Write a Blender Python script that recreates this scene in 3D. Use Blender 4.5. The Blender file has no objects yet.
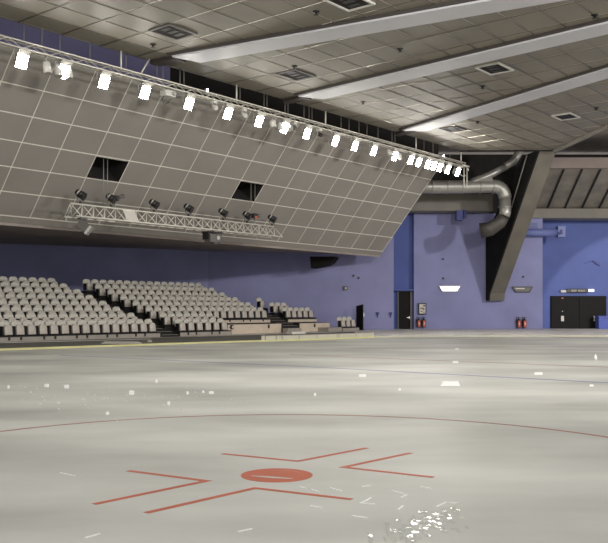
import bpy, bmesh, math, random
from mathutils import Vector, Matrix
random.seed(7)
S = bpy.context.scene
COL = S.collection
F, CXP, HYP, CH = 850.0, 304.0, 310.0, 1.25       # focal length in px, image centre column, horizon row, eye height
A0 = math.radians(50.69)
D1 = Vector((math.cos(A0), math.sin(A0), 0))       # along the grandstand
D2 = Vector((math.sin(A0), -math.cos(A0), 0))      # from the grandstand towards the rink
UP = Vector((0, 0, 1))

def P(px, py, Y): return Vector(((px-CXP)*Y/F, Y, CH+(HYP-py)*Y/F))
def G(px, py, z=0.0):
    Y = (CH-z)*F/(py-HYP)
    return Vector(((px-CXP)*Y/F, Y, z))
def Q(s, q, z): return D1*s + D2*q + UP*z

# ------------------------------------------------------------------ materials
def lin(c):
    def f(v):
        v /= 255.0
        return v/12.92 if v <= .04045 else ((v+.055)/1.055)**2.4
    return (f(c[0]), f(c[1]), f(c[2]), 1)
def mat(name, c, rough=.5, metal=0.0, spec=.5, var=0.0, scale=3.0, emit=0.0, ec=None, bump=0.0, bscale=30.0, coat=0.0, stretch=None):
    m = bpy.data.materials.new(name); m.use_nodes = True
    nt = m.node_tree; b = nt.nodes['Principled BSDF']
    b.inputs['Base Color'].default_value = lin(c)
    b.inputs['Roughness'].default_value = rough
    b.inputs['Metallic'].default_value = metal
    b.inputs['Specular IOR Level'].default_value = spec
    b.inputs['Coat Weight'].default_value = coat
    tc = nt.nodes.new('ShaderNodeTexCoord')
    src = tc.outputs['Object']
    if stretch:
        mp = nt.nodes.new('ShaderNodeMapping'); mp.inputs['Scale'].default_value = stretch
        nt.links.new(src, mp.inputs['Vector']); src = mp.outputs['Vector']
    if var > 0:
        n = nt.nodes.new('ShaderNodeTexNoise'); n.inputs['Scale'].default_value = scale; n.inputs['Detail'].default_value = 5
        r = nt.nodes.new('ShaderNodeValToRGB')
        lo = [max(0, v*(1-var)) for v in c]; hi = [min(255, v*(1+var)) for v in c]
        r.color_ramp.elements[0].position = .3; r.color_ramp.elements[1].position = .7
        r.color_ramp.elements[0].color = lin(lo); r.color_ramp.elements[1].color = lin(hi)
        nt.links.new(src, n.inputs['Vector'])
        nt.links.new(n.outputs['Fac'], r.inputs['Fac']); nt.links.new(r.outputs['Color'], b.inputs['Base Color'])
    if bump > 0:
        n2 = nt.nodes.new('ShaderNodeTexNoise'); n2.inputs['Scale'].default_value = bscale; n2.inputs['Detail'].default_value = 3
        bp = nt.nodes.new('ShaderNodeBump'); bp.inputs['Strength'].default_value = bump; bp.inputs['Distance'].default_value = .02
        nt.links.new(src, n2.inputs['Vector'])
        nt.links.new(n2.outputs['Fac'], bp.inputs['Height']); nt.links.new(bp.outputs['Normal'], b.inputs['Normal'])
    if emit > 0:
        b.inputs['Emission Color'].default_value = lin(ec or c); b.inputs['Emission Strength'].default_value = emit
    return m

M = {}
M['ice'] = mat('ice', (184,184,177), .40, spec=.06, var=.15, scale=.55, stretch=(.4,.8,1))
M['concourse'] = mat('concourse', (232,229,222), .4, spec=.12, var=.06, scale=.6)
M['rubber'] = mat('rubber', (112,110,103), .6, var=.05, scale=1.5)
M['red'] = mat('red_paint', (176,88,58), .45, spec=.2, var=.05, scale=4)
M['redthin'] = mat('faded_red_paint', (152,98,76), .5, spec=.2, var=.1, scale=.8)
M['bluethin'] = mat('faded_blue_paint', (116,124,166), .5, spec=.2, var=.06, scale=.8)
M['yellow'] = mat('yellow_kick', (200,195,140), .5, var=.05, scale=2)
M['cream'] = mat('cream_board', (190,187,168), .5, var=.03, scale=1)
M['fleck'] = mat('fleck', (236,236,234), .6)
M['seatback'] = mat('seat_back', (204,200,189), .35, var=.03, scale=4)
M['seatpan'] = mat('seat_pan', (198,189,178), .35, var=.03, scale=4)
M['black'] = mat('black_steel', (30,29,28), .5)
M['tread'] = mat('tread_carpet', (34,32,31), .85, var=.15, scale=8)
M['beige'] = mat('beige_panel', (206,191,173), .55, var=.04, scale=2)
M['greypanel'] = mat('grey_panel', (158,151,142), .55, var=.04, scale=2)
M['soffit'] = mat('soffit_panel', (147,142,135), .55, spec=.3, var=.025, scale=.6)
M['strip'] = mat('pale_strip', (228,223,213), .45)
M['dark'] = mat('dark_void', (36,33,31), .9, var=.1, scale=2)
M['under'] = mat('underside', (150,140,133), .8, var=.08, scale=1)
M['tile'] = mat('ceiling_tile', (136,130,118), .5, spec=.35, var=.04, scale=.5)
M['tbar'] = mat('ceiling_tbar', (48,45,42), .3, spec=.5)
M['tilerim'] = mat('bright_tile_rim', (190,184,172), .3, metal=1.0)
M['beam'] = mat('white_beam', (204,204,208), .5, var=.02, scale=.5)
M['beamside'] = mat('dark_beam_side', (70,64,60), .7)  # unlit side of the white beam, shade put into the colour
M['lilac'] = mat('lilac_blue_paint', (142,144,188), .55, spec=.3, var=.05, scale=.5)
M['lilacgrey'] = mat('lilac_grey_paint', (140,141,182), .55, spec=.3, var=.05, scale=.5)
M['blue'] = mat('deep_blue_paint', (80,97,162), .5, spec=.3, var=.05, scale=.5)
M['uppblue'] = mat('upper_blue_paint', (132,130,172), .6, var=.05, scale=1)
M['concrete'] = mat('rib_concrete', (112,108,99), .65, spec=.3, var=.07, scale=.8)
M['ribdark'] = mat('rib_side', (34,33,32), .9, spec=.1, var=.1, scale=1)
M['ringbeam'] = mat('ring_beam', (124,120,111), .6, var=.05, scale=.8)
M['ringpink'] = mat('fascia_brown', (128,116,110), .6, var=.05, scale=.8)
M['ribbed'] = mat('ribbed_panel', (122,117,108), .7, var=.12, scale=1.2)
M['duct'] = mat('galvanised_duct', (168,166,160), .38, metal=.55, var=.05, scale=2)
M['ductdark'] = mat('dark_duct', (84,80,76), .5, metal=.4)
M['bluepipe'] = mat('blue_duct', (112,124,182), .45)
M['truss'] = mat('truss_aluminium', (226,222,210), .4, metal=.15)
M['rod'] = mat('hanger_rod', (150,146,138), .5, metal=.3)
M['lens'] = mat('lamp_lens', (255,252,244), .4, emit=75.0, ec=(255,251,243))
M['star'] = mat('lamp_star', (255,255,255), .4, emit=120.0, ec=(240,244,255))
M['lamp'] = mat('lamp_housing', (190,187,180), .4, metal=.3)
M['fixture'] = mat('white_fixture', (214,212,204), .4)
M['par'] = mat('par_black', (44,42,42), .4, metal=.2)
M['parrim'] = mat('par_rim', (190,188,182), .3, metal=.5)
M['speaker'] = mat('grey_fixture', (104,100,96), .5)
M['door'] = mat('dark_door', (27,26,25), .6, spec=.15, var=.06, scale=2)
M['frame'] = mat('door_frame', (92,88,84), .5)
M['chrome'] = mat('chrome', (200,200,198), .25, metal=.8)
M['orange'] = mat('extinguisher_orange', (205,96,70), .35)
M['label'] = mat('pale_label', (212,206,196), .5)
M['dgrey'] = mat('dark_grey_sign', (66,64,60), .5)
M['glow'] = mat('lit_diffuser', (255,255,255), .4, emit=2.6, ec=(255,252,246))
M['glowdim'] = mat('lit_sign_end', (255,255,250), .4, emit=1.2, ec=(255,252,240))
M['unlit'] = mat('unlit_diffuser', (104,104,98), .3)
M['cobalt'] = mat('cobalt_plastic', (52,62,130), .5)
M['ledge'] = mat('blue_cabinet', (84,98,176), .5, spec=.3)

# ------------------------------------------------------------------ geometry helpers
class MB:
    def __init__(s): s.bm = bmesh.new(); s.sm = set()
    def face(s, pts, smooth=False):
        vs = [s.bm.verts.new(p) for p in pts]
        f = s.bm.faces.new(vs); f.smooth = smooth; return f
    def hexa(s, p):                                   # p: 4 lower + 4 upper corners
        v = [s.bm.verts.new(q) for q in p]
        for idx in ((3,2,1,0),(4,5,6,7),(0,1,5,4),(1,2,6,5),(2,3,7,6),(3,0,4,7)):
            s.bm.faces.new([v[i] for i in idx])
        return s
    def box(s, c, size, ax=None):
        """box centred on c; ax = (x,y,z) unit axes"""
        X, Y, Z = ax or (Vector((1,0,0)), Vector((0,1,0)), UP)
        c = Vector(c); a, b, d = [v*.5 for v in size]
        lo = [c+X*i*a+Y*j*b-Z*d for i, j in ((-1,-1),(1,-1),(1,1),(-1,1))]
        hi = [c+X*i*a+Y*j*b+Z*d for i, j in ((-1,-1),(1,-1),(1,1),(-1,1))]
        return s.hexa(lo+hi)
    def prism(s, poly, vec):
        """polygon (list of points) extruded along vec"""
        a = [s.bm.verts.new(p) for p in poly]; b = [s.bm.verts.new(Vector(p)+vec) for p in poly]
        s.bm.faces.new(a[::-1]); s.bm.faces.new(b)
        n = len(a)
        for i in range(n): s.bm.faces.new((a[i], a[(i+1) % n], b[(i+1) % n], b[i]))
        return s
    def tube(s, pts, r, n=8, smooth=True, cap=True):
        pts = [Vector(p) for p in pts]; rs = r if isinstance(r, (list, tuple)) else [r]*len(pts)
        rings = []; ref = None
        for i, p in enumerate(pts):
            t = (pts[min(i+1, len(pts)-1)]-pts[max(i-1, 0)]).normalized()
            if ref is None: ref = UP if abs(t.z) < .9 else Vector((1,0,0))
            u = ref - t*ref.dot(t)
            if u.length < 1e-4: u = t.orthogonal()
            u.normalize(); w = t.cross(u); ref = u
            rings.append([s.bm.verts.new(p+(u*math.cos(k*2*math.pi/n)+w*math.sin(k*2*math.pi/n))*rs[i]) for k in range(n)])
        for a, b in zip(rings, rings[1:]):
            for k in range(n):
                f = s.bm.faces.new((a[k], a[(k+1) % n], b[(k+1) % n], b[k])); f.smooth = smooth
        if cap: s.bm.faces.new(rings[0][::-1]); s.bm.faces.new(rings[-1])
        return s
    def shell(s, fn, nu, nv, th):
        """closed slab around surface fn(u,v) with thickness vector th"""
        a = [[s.bm.verts.new(fn(i/nu, j/nv)) for j in range(nv+1)] for i in range(nu+1)]
        b = [[s.bm.verts.new(fn(i/nu, j/nv)+th) for j in range(nv+1)] for i in range(nu+1)]
        for i in range(nu):
            for j in range(nv):
                f = s.bm.faces.new((a[i][j], a[i+1][j], a[i+1][j+1], a[i][j+1])); f.smooth = True
                f = s.bm.faces.new((b[i][j], b[i][j+1], b[i+1][j+1], b[i+1][j])); f.smooth = True
        for i in range(nu):
            s.bm.faces.new((a[i][0], b[i][0], b[i+1][0], a[i+1][0])); s.bm.faces.new((a[i][nv], a[i+1][nv], b[i+1][nv], b[i][nv]))
        for j in range(nv):
            s.bm.faces.new((a[0][j], a[0][j+1], b[0][j+1], b[0][j])); s.bm.faces.new((a[nu][j], b[nu][j], b[nu][j+1], a[nu][j+1]))
        return s
    def build(s, name, m, parent=None, loc=None, bevel=0.0):
        bmesh.ops.recalc_face_normals(s.bm, faces=s.bm.faces[:])
        if bevel > 0:
            bmesh.ops.bevel(s.bm, geom=s.bm.edges[:], offset=bevel, segments=2, affect='EDGES', profile=.5)
        me = bpy.data.meshes.new(name); s.bm.to_mesh(me); s.bm.free()
        o = bpy.data.objects.new(name, me); COL.objects.link(o)
        me.materials.append(M[m] if isinstance(m, str) else m)
        if parent: o.parent = parent
        if loc is not None: o.location = loc
        return o
def tag(o, label=None, cat=None, group=None, kind=None):
    if label: o['label'] = label
    if cat: o['category'] = cat
    if group: o['group'] = group
    if kind: o['kind'] = kind
    return o
def thing(name, label, cat, loc=(0,0,0), rz=0.0, group=None):
    o = bpy.data.objects.new(name, None); COL.objects.link(o); o.empty_display_size = .1
    o.location = loc; o.rotation_euler = (0,0,rz)
    return tag(o, label, cat, group)
def struct(mb, name, m): return tag(mb.build(name, m), kind='structure')
def dup(o, loc, rz=None):
    r = o.copy(); COL.objects.link(r); r.location = loc
    if rz is not None: r.rotation_euler = (0,0,rz)
    for ch in o.children:
        c = ch.copy(); COL.objects.link(c); c.parent = r
        for g in ch.children:
            d = g.copy(); COL.objects.link(d); d.parent = c
    return r
ORD = ['first','second','third','fourth','fifth','sixth','seventh','eighth','ninth','tenth','eleventh','twelfth','thirteenth',
       'fourteenth','fifteenth','sixteenth','seventeenth','eighteenth','nineteenth','twentieth','twenty-first','twenty-second','twenty-third','twenty-fourth','twenty-fifth']

# ------------------------------------------------------------------ floors and ice
kerb_px = [(-60,352.8),(0,350.6),(80,347.8),(160,345.0),(230,342.6),(300,340.6),(345,338.9),(375,337.7),(410,337.0),(470,336.8),(608,336.8),(720,336.8)]
kerb = [G(x, y) for x, y in kerb_px]
mb = MB()
mb.hexa([Vector(p) for p in ((-45,-6,-.3),(45,-6,-.3),(45,62,-.3),(-45,62,-.3),(-45,-6,-.012),(45,-6,-.012),(45,62,-.012),(-45,62,-.012))])
struct(mb, 'floor', 'concourse')
ice_poly = [Vector((k.x, k.y, -.01)) for k in kerb] + [Vector((30, 20, -.01)), Vector((24,-4,-.01)), Vector((-24,-4,-.01)), Vector((-24, 10, -.01))]
ice = struct(MB().prism(ice_poly, Vector((0,0,.01))), 'floor_ice', 'ice')
# grey rubber walkway between the grandstand and the ice
wk = [G(x, y) for x, y in kerb_px[:7]]
mb = MB(); poly = [Vector((p.x, p.y, -.011)) for p in wk] + [Vector((G(x, y).x, G(x, y).y, -.011)) for x, y in ((356,331.6),(200,336.5),(0,341.5),(-60,344))]
mb.prism(poly, Vector((0,0,.006)))
struct(mb, 'floor_walkway', 'rubber')
mb = MB()
wl = [G(-40,343.8), G(60,341.3), G(150,338.9)]
for a, b in zip(wl, wl[1:]):
    n = (b-a).normalized().cross(UP); mb.prism([a-n*.05-UP*.006, b-n*.05-UP*.006, b+n*.05-UP*.006, a+n*.05-UP*.006], UP*.012)
struct(mb, 'trim_1', 'strip')

def ground_line(pts, w, name, m, parent, closed=False, z=.0005, t=.0015):
    pts = [Vector((p.x, p.y, 0)) for p in pts]; n = len(pts)
    L, R = [], []
    for i, p in enumerate(pts):
        a = pts[(i-1) % n] if (closed or i > 0) else p; b = pts[(i+1) % n] if (closed or i < n-1) else p
        d1 = (p-a).normalized() if (p-a).length > 0 else (b-p).normalized(); d2 = (b-p).normalized() if (b-p).length > 0 else d1
        m_ = (d1+d2).normalized(); nn = Vector((-m_.y, m_.x, 0)); k = 1/max(.35, m_.dot(d1))
        L.append(p+nn*w*.5*k); R.append(p-nn*w*.5*k)
    mb = MB()
    for i in range(n if closed else n-1):
        j = (i+1) % n
        mb.prism([L[i]+UP*z, R[i]+UP*z, R[j]+UP*z, L[j]+UP*z], UP*t)
    return mb.build(name, m, parent)
sp = G(276.8, 475.2)
circ = [sp+Vector((math.cos(a)*3.72, math.sin(a)*3.72, 0)) for a in [i*math.tau/120 for i in range(120)]]
ground_line(circ, .045, 'face_off_circle', 'redthin', ice, True)
ground_line([G(60,355.2), G(100,357), G(304,366.6), G(608,382.8), G(720,389), G(1100,409.5)], .10, 'blue_line', 'bluethin', ice)
ground_line([G(290,354.6), G(304,355.2), G(608,367.2), G(720,371.6), G(1100,386.6)], .08, 'goal_line', 'redthin', ice)
for tri in (((128,470.8),(206.5,481),(94,504.3)), ((222.5,453.8),(298,461.3),(367,448)), ((410.8,453),(343.5,467.3),(433.7,477.4)), ((145.8,513),(255,488.2),(352,499.5))):
    ground_line([G(*p) for p in tri], .05, 'restraining_mark', 'red', ice)
mb = MB()                                              # spot with two ice-coloured crescents on top
R0 = .272
def disc(mb, z0, th, r, cut):
    n = 64; vs = [sp+Vector((math.cos(i*math.tau/n)*r, math.sin(i*math.tau/n)*r, z0)) for i in range(n)]
    mb.prism(vs, UP*th)
disc(mb, .0005, .0015, R0, None)
spot = mb.build('face_off_spot', 'red', ice)
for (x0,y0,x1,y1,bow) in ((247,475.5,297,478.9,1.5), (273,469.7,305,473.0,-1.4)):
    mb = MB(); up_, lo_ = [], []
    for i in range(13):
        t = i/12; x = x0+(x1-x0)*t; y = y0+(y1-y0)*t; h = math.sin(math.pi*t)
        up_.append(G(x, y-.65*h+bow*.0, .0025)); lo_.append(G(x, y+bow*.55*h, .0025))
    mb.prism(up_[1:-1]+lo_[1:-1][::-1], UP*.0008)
    mb.build('crescent_patch', 'ice', spot)

# rink edge: yellow kick strip, cream boards
kr = thing('rink_kerb', 'low rink edge with yellow kick strip and cream board panels round the ice', 'rink edge', kerb[0])
def along(a, b, off=0.0, w=.06, z0=0.0, z1=.1):
    d = (b-a).normalized(); n = Vector((-d.y, d.x, 0))
    return [a+n*off+UP*z0, b+n*off+UP*z0, b+n*(off+w)+UP*z0, a+n*(off+w)+UP*z0], UP*(z1-z0)
inv = -Vector(kr.location)
def kb(pts): return [p+inv for p in pts]
mb = MB()
for a, b in zip(kerb[:8], kerb[1:8]):
    p, v = along(a, b, 0, .05, 0, .062); mb.prism(kb(p), v)
mb.build('kick_strip', 'yellow', kr)
mb = MB()
for a, b in zip(kerb[7:], kerb[8:]):
    p, v = along(a, b, 0, .05, 0, .075); mb.prism(kb(p), v)
mb.build('far_kick_strip', 'cream', kr)
bp = [262,266,277,283,300,318,338,340,357,375]
def kerb_at(x):
    for (a, b) in zip(kerb_px, kerb_px[1:]):
        if a[0] <= x <= b[0]:
            t = (x-a[0])/(b[0]-a[0]); return G(x, a[1]+(b[1]-a[1])*t)
for a, b in zip(bp, bp[1:]):
    A_, B_ = kerb_at(a), kerb_at(b); d = (B_-A_).normalized()
    p, v = along(A_+d*.02, B_-d*.02, .052, .04, 0, .21); MB().prism(kb(p), v).build('board_panel', 'cream', kr)
p, v = along(kerb_at(262), kerb_at(374), .045, .055, .212, .24)
mb = MB()
for a, b in zip(bp, bp[1:]):
    p, v = along(kerb_at(a), kerb_at(b), .045, .055, .212, .235); mb.prism(kb(p), v)
mb.build('board_cap', 'greypanel', kr)

# thin pale patches lying on the walkway
for (x0, x1, y0, y1, sk, lb) in ((101,142,341.6,343.6,4,'long pale patch lying on the grey walkway in front of the left block'),
                                 (147.5,152,340.2,342.0,0,'small pale patch on the walkway at the aisle foot')):
    mb = MB(); mb.prism([G(x0, y1), G(x1, y1), G(x1-sk, y0), G(x0+sk, y0)], UP*.012)
    tag(mb.build('floor_patch', 'strip'), lb, 'mat')

# thin flat white patches laid on the ice
flakes = [(46.5,385.5,5,3.4,'white patch on the ice, left one of a pair near the left edge'),
 (66.5,386.6,5,3.6,'white patch on the ice, right one of a pair near the left edge'),
 (131.5,392.6,5.4,4.4,'rounded white patch, largest on the ice in front of the left block'),
 (107.5,413.4,3.4,3,'small white patch just above the left arc of the red circle'),
 (8.5,387,2.4,3,'small white patch nearest the left edge of the ice'),
 (156.5,381,2.4,3.6,'narrow white patch on the ice in front of the left aisle'),
 (168.7,403.3,3,3.4,'small white patch between the middle seats and the red circle'),
 (187.5,393,2.4,3,'first of three white patches in a row from the left, small and narrow'),
 (203.3,391.8,2.4,2.4,'middle one of three white patches in a row, smallest'),
 (211.3,392.6,5,2.6,'right one of three white patches in a row, wide and flat'),
 (315,394.5,2.2,2.8,'tiny white patch above the top of the red circle'),
 (399.5,389.6,2.8,2.4,'small white patch to the left of the large pale trapezoid'),
 (362.5,375.6,7.6,2.6,'flat white patch just below the faded blue line, mid ice'),
 (450,383.6,19,4.6,'large pale trapezoid patch on the ice below the blue line'),
 (455.5,362.1,6,2,'white patch between the thin red line and blue line'),
 (538.5,373.6,8.6,2.6,'white patch on the ice just above the right part of the blue line'),
 (591.5,385.6,4.4,1.8,'small flat white patch near the right edge below the blue line'),
 (457,349,4,1.4,'faint white patch farthest out on the ice below the lit wall lamp')]
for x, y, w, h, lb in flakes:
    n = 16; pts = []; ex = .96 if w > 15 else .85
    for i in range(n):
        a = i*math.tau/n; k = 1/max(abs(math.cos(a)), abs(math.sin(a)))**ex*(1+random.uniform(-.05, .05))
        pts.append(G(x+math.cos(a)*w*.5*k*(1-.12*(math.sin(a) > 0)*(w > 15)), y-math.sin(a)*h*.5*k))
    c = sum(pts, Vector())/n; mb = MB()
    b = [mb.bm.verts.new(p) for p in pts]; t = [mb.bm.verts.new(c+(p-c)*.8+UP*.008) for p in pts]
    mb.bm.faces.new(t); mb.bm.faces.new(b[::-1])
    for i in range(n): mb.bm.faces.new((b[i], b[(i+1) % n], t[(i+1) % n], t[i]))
    tag(mb.build('trapezoid_patch' if w > 15 else 'white_patch', 'fleck'), lb, 'pale_patch' if w > 15 else 'fleck')
c = G(595.5, 360)  # upright white lump drawn for a tall reflection in the ice
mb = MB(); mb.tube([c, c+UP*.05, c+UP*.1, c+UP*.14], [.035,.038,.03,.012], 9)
tag(mb.build('reflection_lump', 'fleck'), 'upright white lump imitating a reflection near the right end of the thin red line', 'fleck')
mb = MB()                                               # loose ice crumbs and skate shavings: nobody could count them
for i in range(70):
    x = random.gauss(110, 75); y = random.gauss(398, 9)
    if x < 0 or y < 378 or y > 432: continue
    p = G(x, y); s_ = random.uniform(.005, .013); mb.box(p+UP*.004, (s_*1.6, s_*2.4, .008))
def scratch(pts, w=.012):
    for a, b in zip(pts, pts[1:]):
        A_, B_ = G(*a), G(*b); d = (B_-A_).normalized(); n = Vector((-d.y, d.x, 0))*w*.5
        mb.prism([A_+n, B_+n, B_-n, A_-n], UP*.004)
for pl in ([(360,503.5),(366,501),(371,498)], [(362,503.3),(375,504.4)], [(392,491),(404,494)], [(400,498),(407,495)], [(398,510),(403,506)],
           [(300,487),(306,489)], [(311,489.5),(319,492)], [(330,488),(342,491.5)], [(436,507),(446,502.5),(458,503.5)], [(420,487),(432,489)], [(362,487),(371,485.5)],
           [(85,538),(100,534)], [(238,532),(252,529)], [(60,473),(75,476)], [(310,506),(322,508)], [(352,516),(367,518)]):
    scratch(pl)
tag(mb.build('ice_shavings', 'fleck'), 'loose white ice crumbs and skate shavings scattered over the rink', 'ice shavings', kind='stuff')

# ------------------------------------------------------------------ outer shell: walls
WL = [Vector((5.75,54.5,0)), Vector((-6.0,53.2,0)), Vector((-17.5,47.0,0)), Vector((-27,38.5,0)), Vector((-36,26,0))]
mb = MB()
for a, b in zip(WL, WL[1:]):
    n = Vector((-(b-a).y, (b-a).x, 0)).normalized()*-.3
    zt = 8.7 if a is WL[0] else 8.7
    mb.prism([a, b, b+UP*zt, a+UP*zt], Vector((-n.x, -n.y, 0)) if n.y < 0 else n)
struct(mb, 'wall_left', 'lilacgrey')
XE = 15.72                                             # corner where the lilac panel ends
struct(MB().box((6.45,56.65,4.35), (2.6,.5,8.7)), 'wall_recess', 'blue')
struct(MB().box(((7.24+XE)/2,56.4,3.8), (XE-7.24,.8,7.6)), 'wall_far', 'lilac')
struct(MB().box((25.0,57.9,4.35), (19.5,.5,8.7)), 'wall_right', 'blue')
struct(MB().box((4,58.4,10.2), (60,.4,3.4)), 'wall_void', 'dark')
struct(MB().box((0,32,12.2), (80,56,.2)), 'ceiling_outer', 'under')

# dark recess header over the single door
DY = 56.4
# ------------------------------------------------------------------ overhanging panelled bulkhead
Bq, Bs = -29.6, None
B0 = Vector((4.7,52.5,4.6)); E_ = D2+UP*1.2
PT, PS0, DT, DS = -.08, .22, 1.638, .68
def SP(t, s, off=0.0):
    nn = D1.cross(E_).normalized()
    if nn.y > 0: nn = -nn
    return B0+D1*t+E_*s+nn*off
openings = [(-13,  2), (-8, 2)]                          # panel (column, row) missing: dark holes
mb = MB()
srows = [0, .22]+[.22+DS*k for k in range(1, 6)]+[4.48]
tcols = [0, PT]+[PT-DT*k for k in range(1, 23)]
holes = []
for j in range(len(tcols)-1):
    for i in range(len(srows)-1):
        c = j-1; hole = (i == 3-0 and (c in (8, 13)))
        t0, t1, s0, s1 = tcols[j], tcols[j+1], srows[i], srows[i+1]
        if hole: holes.append((t0, t1, s0, s1)); continue
        mb.face([SP(t0, s0), SP(t1, s0), SP(t1, s1), SP(t0, s1)])
tl = tcols[-1]
top = lambda t: SP(t, 4.48)
mb.face([SP(0,0), SP(0,4.48), SP(0,4.48)-D2*1.9, SP(0,0)-D2*.45])          # end cap
mb.face([top(0), top(tl), top(tl)-D2*1.9, top(0)-D2*1.9])                # top
soff = struct(mb, 'wall_bulkhead', 'soffit')
mb = MB()
w = .012
for s in srows[1:-1]:
    segs = [(tl, 0)]
    mb.hexa([SP(tl,s-w,-.005), SP(0,s-w,-.005), SP(0,s+w,-.005), SP(tl,s+w,-.005), SP(tl,s-w,.02), SP(0,s-w,.02), SP(0,s+w,.02), SP(tl,s+w,.02)])
for t in tcols[1:]:
    x = .015
    mb.hexa([SP(t-x,.22,-.005), SP(t+x,.22,-.005), SP(t+x,4.48,-.005), SP(t-x,4.48,-.005), SP(t-x,.22,.018), SP(t+x,.22,.018), SP(t+x,4.48,.018), SP(t-x,4.48,.018)])
mb.build('panel_strips', 'strip', soff)
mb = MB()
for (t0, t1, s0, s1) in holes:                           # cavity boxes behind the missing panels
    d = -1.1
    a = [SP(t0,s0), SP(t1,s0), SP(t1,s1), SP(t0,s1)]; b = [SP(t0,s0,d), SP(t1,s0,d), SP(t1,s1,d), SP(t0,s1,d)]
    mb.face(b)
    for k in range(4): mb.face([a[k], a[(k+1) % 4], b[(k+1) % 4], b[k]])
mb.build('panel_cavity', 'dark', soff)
mb = MB()
for (t0, t1, s0, s1) in holes:                           # bright frame rail at the upper edge of each hole
    mb.tube([SP(t0,s1-.05,-.12), SP(t1,s1-.05,-.12)], .05, 6); mb.tube([SP(t1+.12,s0,-.2), SP(t1+.12,s1,-.2)], .02, 6)
mb.build('cavity_rail', 'truss', soff)
mb = MB()                                                # dark underside from bulkhead foot to wall
lips = [(0, WL[0]), (-9, None), (-17, None), (-26, None), (-37, None)]
def wall_hit(px):
    k = (px-CXP)/F
    for a, b in zip(WL, WL[1:]):
        d = b-a; den = d.x-k*d.y
        u = (k*a.y-a.x)/den
        if -1e-6 <= u <= 1: return a+d*u
    return WL[-1]
prev = None
for t in [0,-3,-6,-9,-12,-15,-18,-21,-24,-27,-30,-33,-36]:
    a = SP(t,0); w_ = a-D2*(.45 if t == 0 else 1.0)
    # meet wall along -D2
    best = None
    for p, q in zip(WL, WL[1:]):
        d = q-p; den = d.x*(-D2.y)-d.y*(-D2.x)
        if abs(den) < 1e-6: continue
        r = Vector((a.x-p.x, a.y-p.y, 0)); u = (r.x*(-D2.y)-r.y*(-D2.x))/den
        if -.02 <= u <= 1.02: best = p+d*u
    b = Vector((best.x, best.y, 4.95)) if best else a-D2*6
    if prev: mb.face([prev[0], a, b, prev[1]]); mb.face([prev[0]-UP*0, a, a+UP*.0-D2*.001+UP*.001, prev[0]-D2*.001+UP*.001])
    prev = (a, b)
struct(mb, 'ceiling_underside', 'under')
mb = MB()
mb.hexa([SP(tl,0,-.06)-UP*.07, SP(0,0,-.06)-UP*.07, SP(0,0,.03)-UP*.07, SP(tl,0,.03)-UP*.07, SP(tl,0,-.06)+UP*.02, SP(0,0,-.06)+UP*.02, SP(0,0,.03)+UP*.02, SP(tl,0,.03)+UP*.02])
struct(mb, 'trim_2', 'under')
# blue wall seen over the top of the bulkhead
mb = MB(); mb.prism([Q(-20,-26.9,9.6), Q(24,-26.9,9.6), Q(24,-26.9,12.1), Q(-20,-26.9,12.1)], -D2*.2)
struct(mb, 'wall_upper', 'uppblue')
mb = MB(); mb.prism([Q(24,-26.9,9.6), Q(46,-26.9,9.6), Q(46,-26.9,12.1), Q(24,-26.9,12.1)], -D2*.2)  # same upper wall continued, its weak light put into a dark colour
struct(mb, 'wall_upper_shaded', 'dark')

# ------------------------------------------------------------------ ceiling
CZ = 10.4
def sq(p): return (D1.x*p.x+D1.y*p.y, D2.x*p.x+D2.y*p.y)
cpoly = [Vector((-25.0,8,0)), Vector((8.95,48.75,0)), Vector((14.25,48.6,0)), Vector((15.05,41,0)), Vector((18.6,8,0))]
def inside_clip(a, b, poly=cpoly):
    """clip segment to convex polygon (clockwise list)"""
    t0, t1 = 0.0, 1.0; d = b-a
    for p, q in zip(poly, poly[1:]+poly[:1]):
        e = q-p; n = Vector((e.y, -e.x, 0))               # inside is to the right for clockwise
        num = n.dot(a-p); den = n.dot(d)
        if abs(den) < 1e-9:
            if num < 0: return None
            continue
        t = -num/den
        if den > 0: t0 = max(t0, t)
        else: t1 = min(t1, t)
    return (a+d*t0, a+d*t1) if t0 < t1 else None
ceil = struct(MB().prism([p+UP*CZ for p in cpoly], UP*.12), 'ceiling', 'tile')
mb = MB(); nA = 0
hw = .010
rims = MB()
def bar(a, b, z0, z1, hw):
    mb.tube([a+UP*(CZ-.013), b+UP*(CZ-.013)], hw, 6)
    rims.tube([a+UP*(CZ+.010), b+UP*(CZ+.010)], .026, 12)
q = -13.06-1.105*12
while q < 24:
    r = inside_clip(Q(-60,q,0), Q(90,q,0))
    if r: bar(r[0], r[1], CZ-.016, CZ+.02, hw)
    q += 1.105
s = 18.3-1.58*24
while s < 46:
    r = inside_clip(Q(s,-40,0), Q(s,40,0))
    if r: bar(r[0], r[1], CZ-.012, CZ+.02, hw)
    s += 1.58
mb.build('ceiling_grid', 'tbar', ceil); rims.build('tile_rim', 'tilerim', ceil)
CEN = Vector((20.5,17,0))
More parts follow.
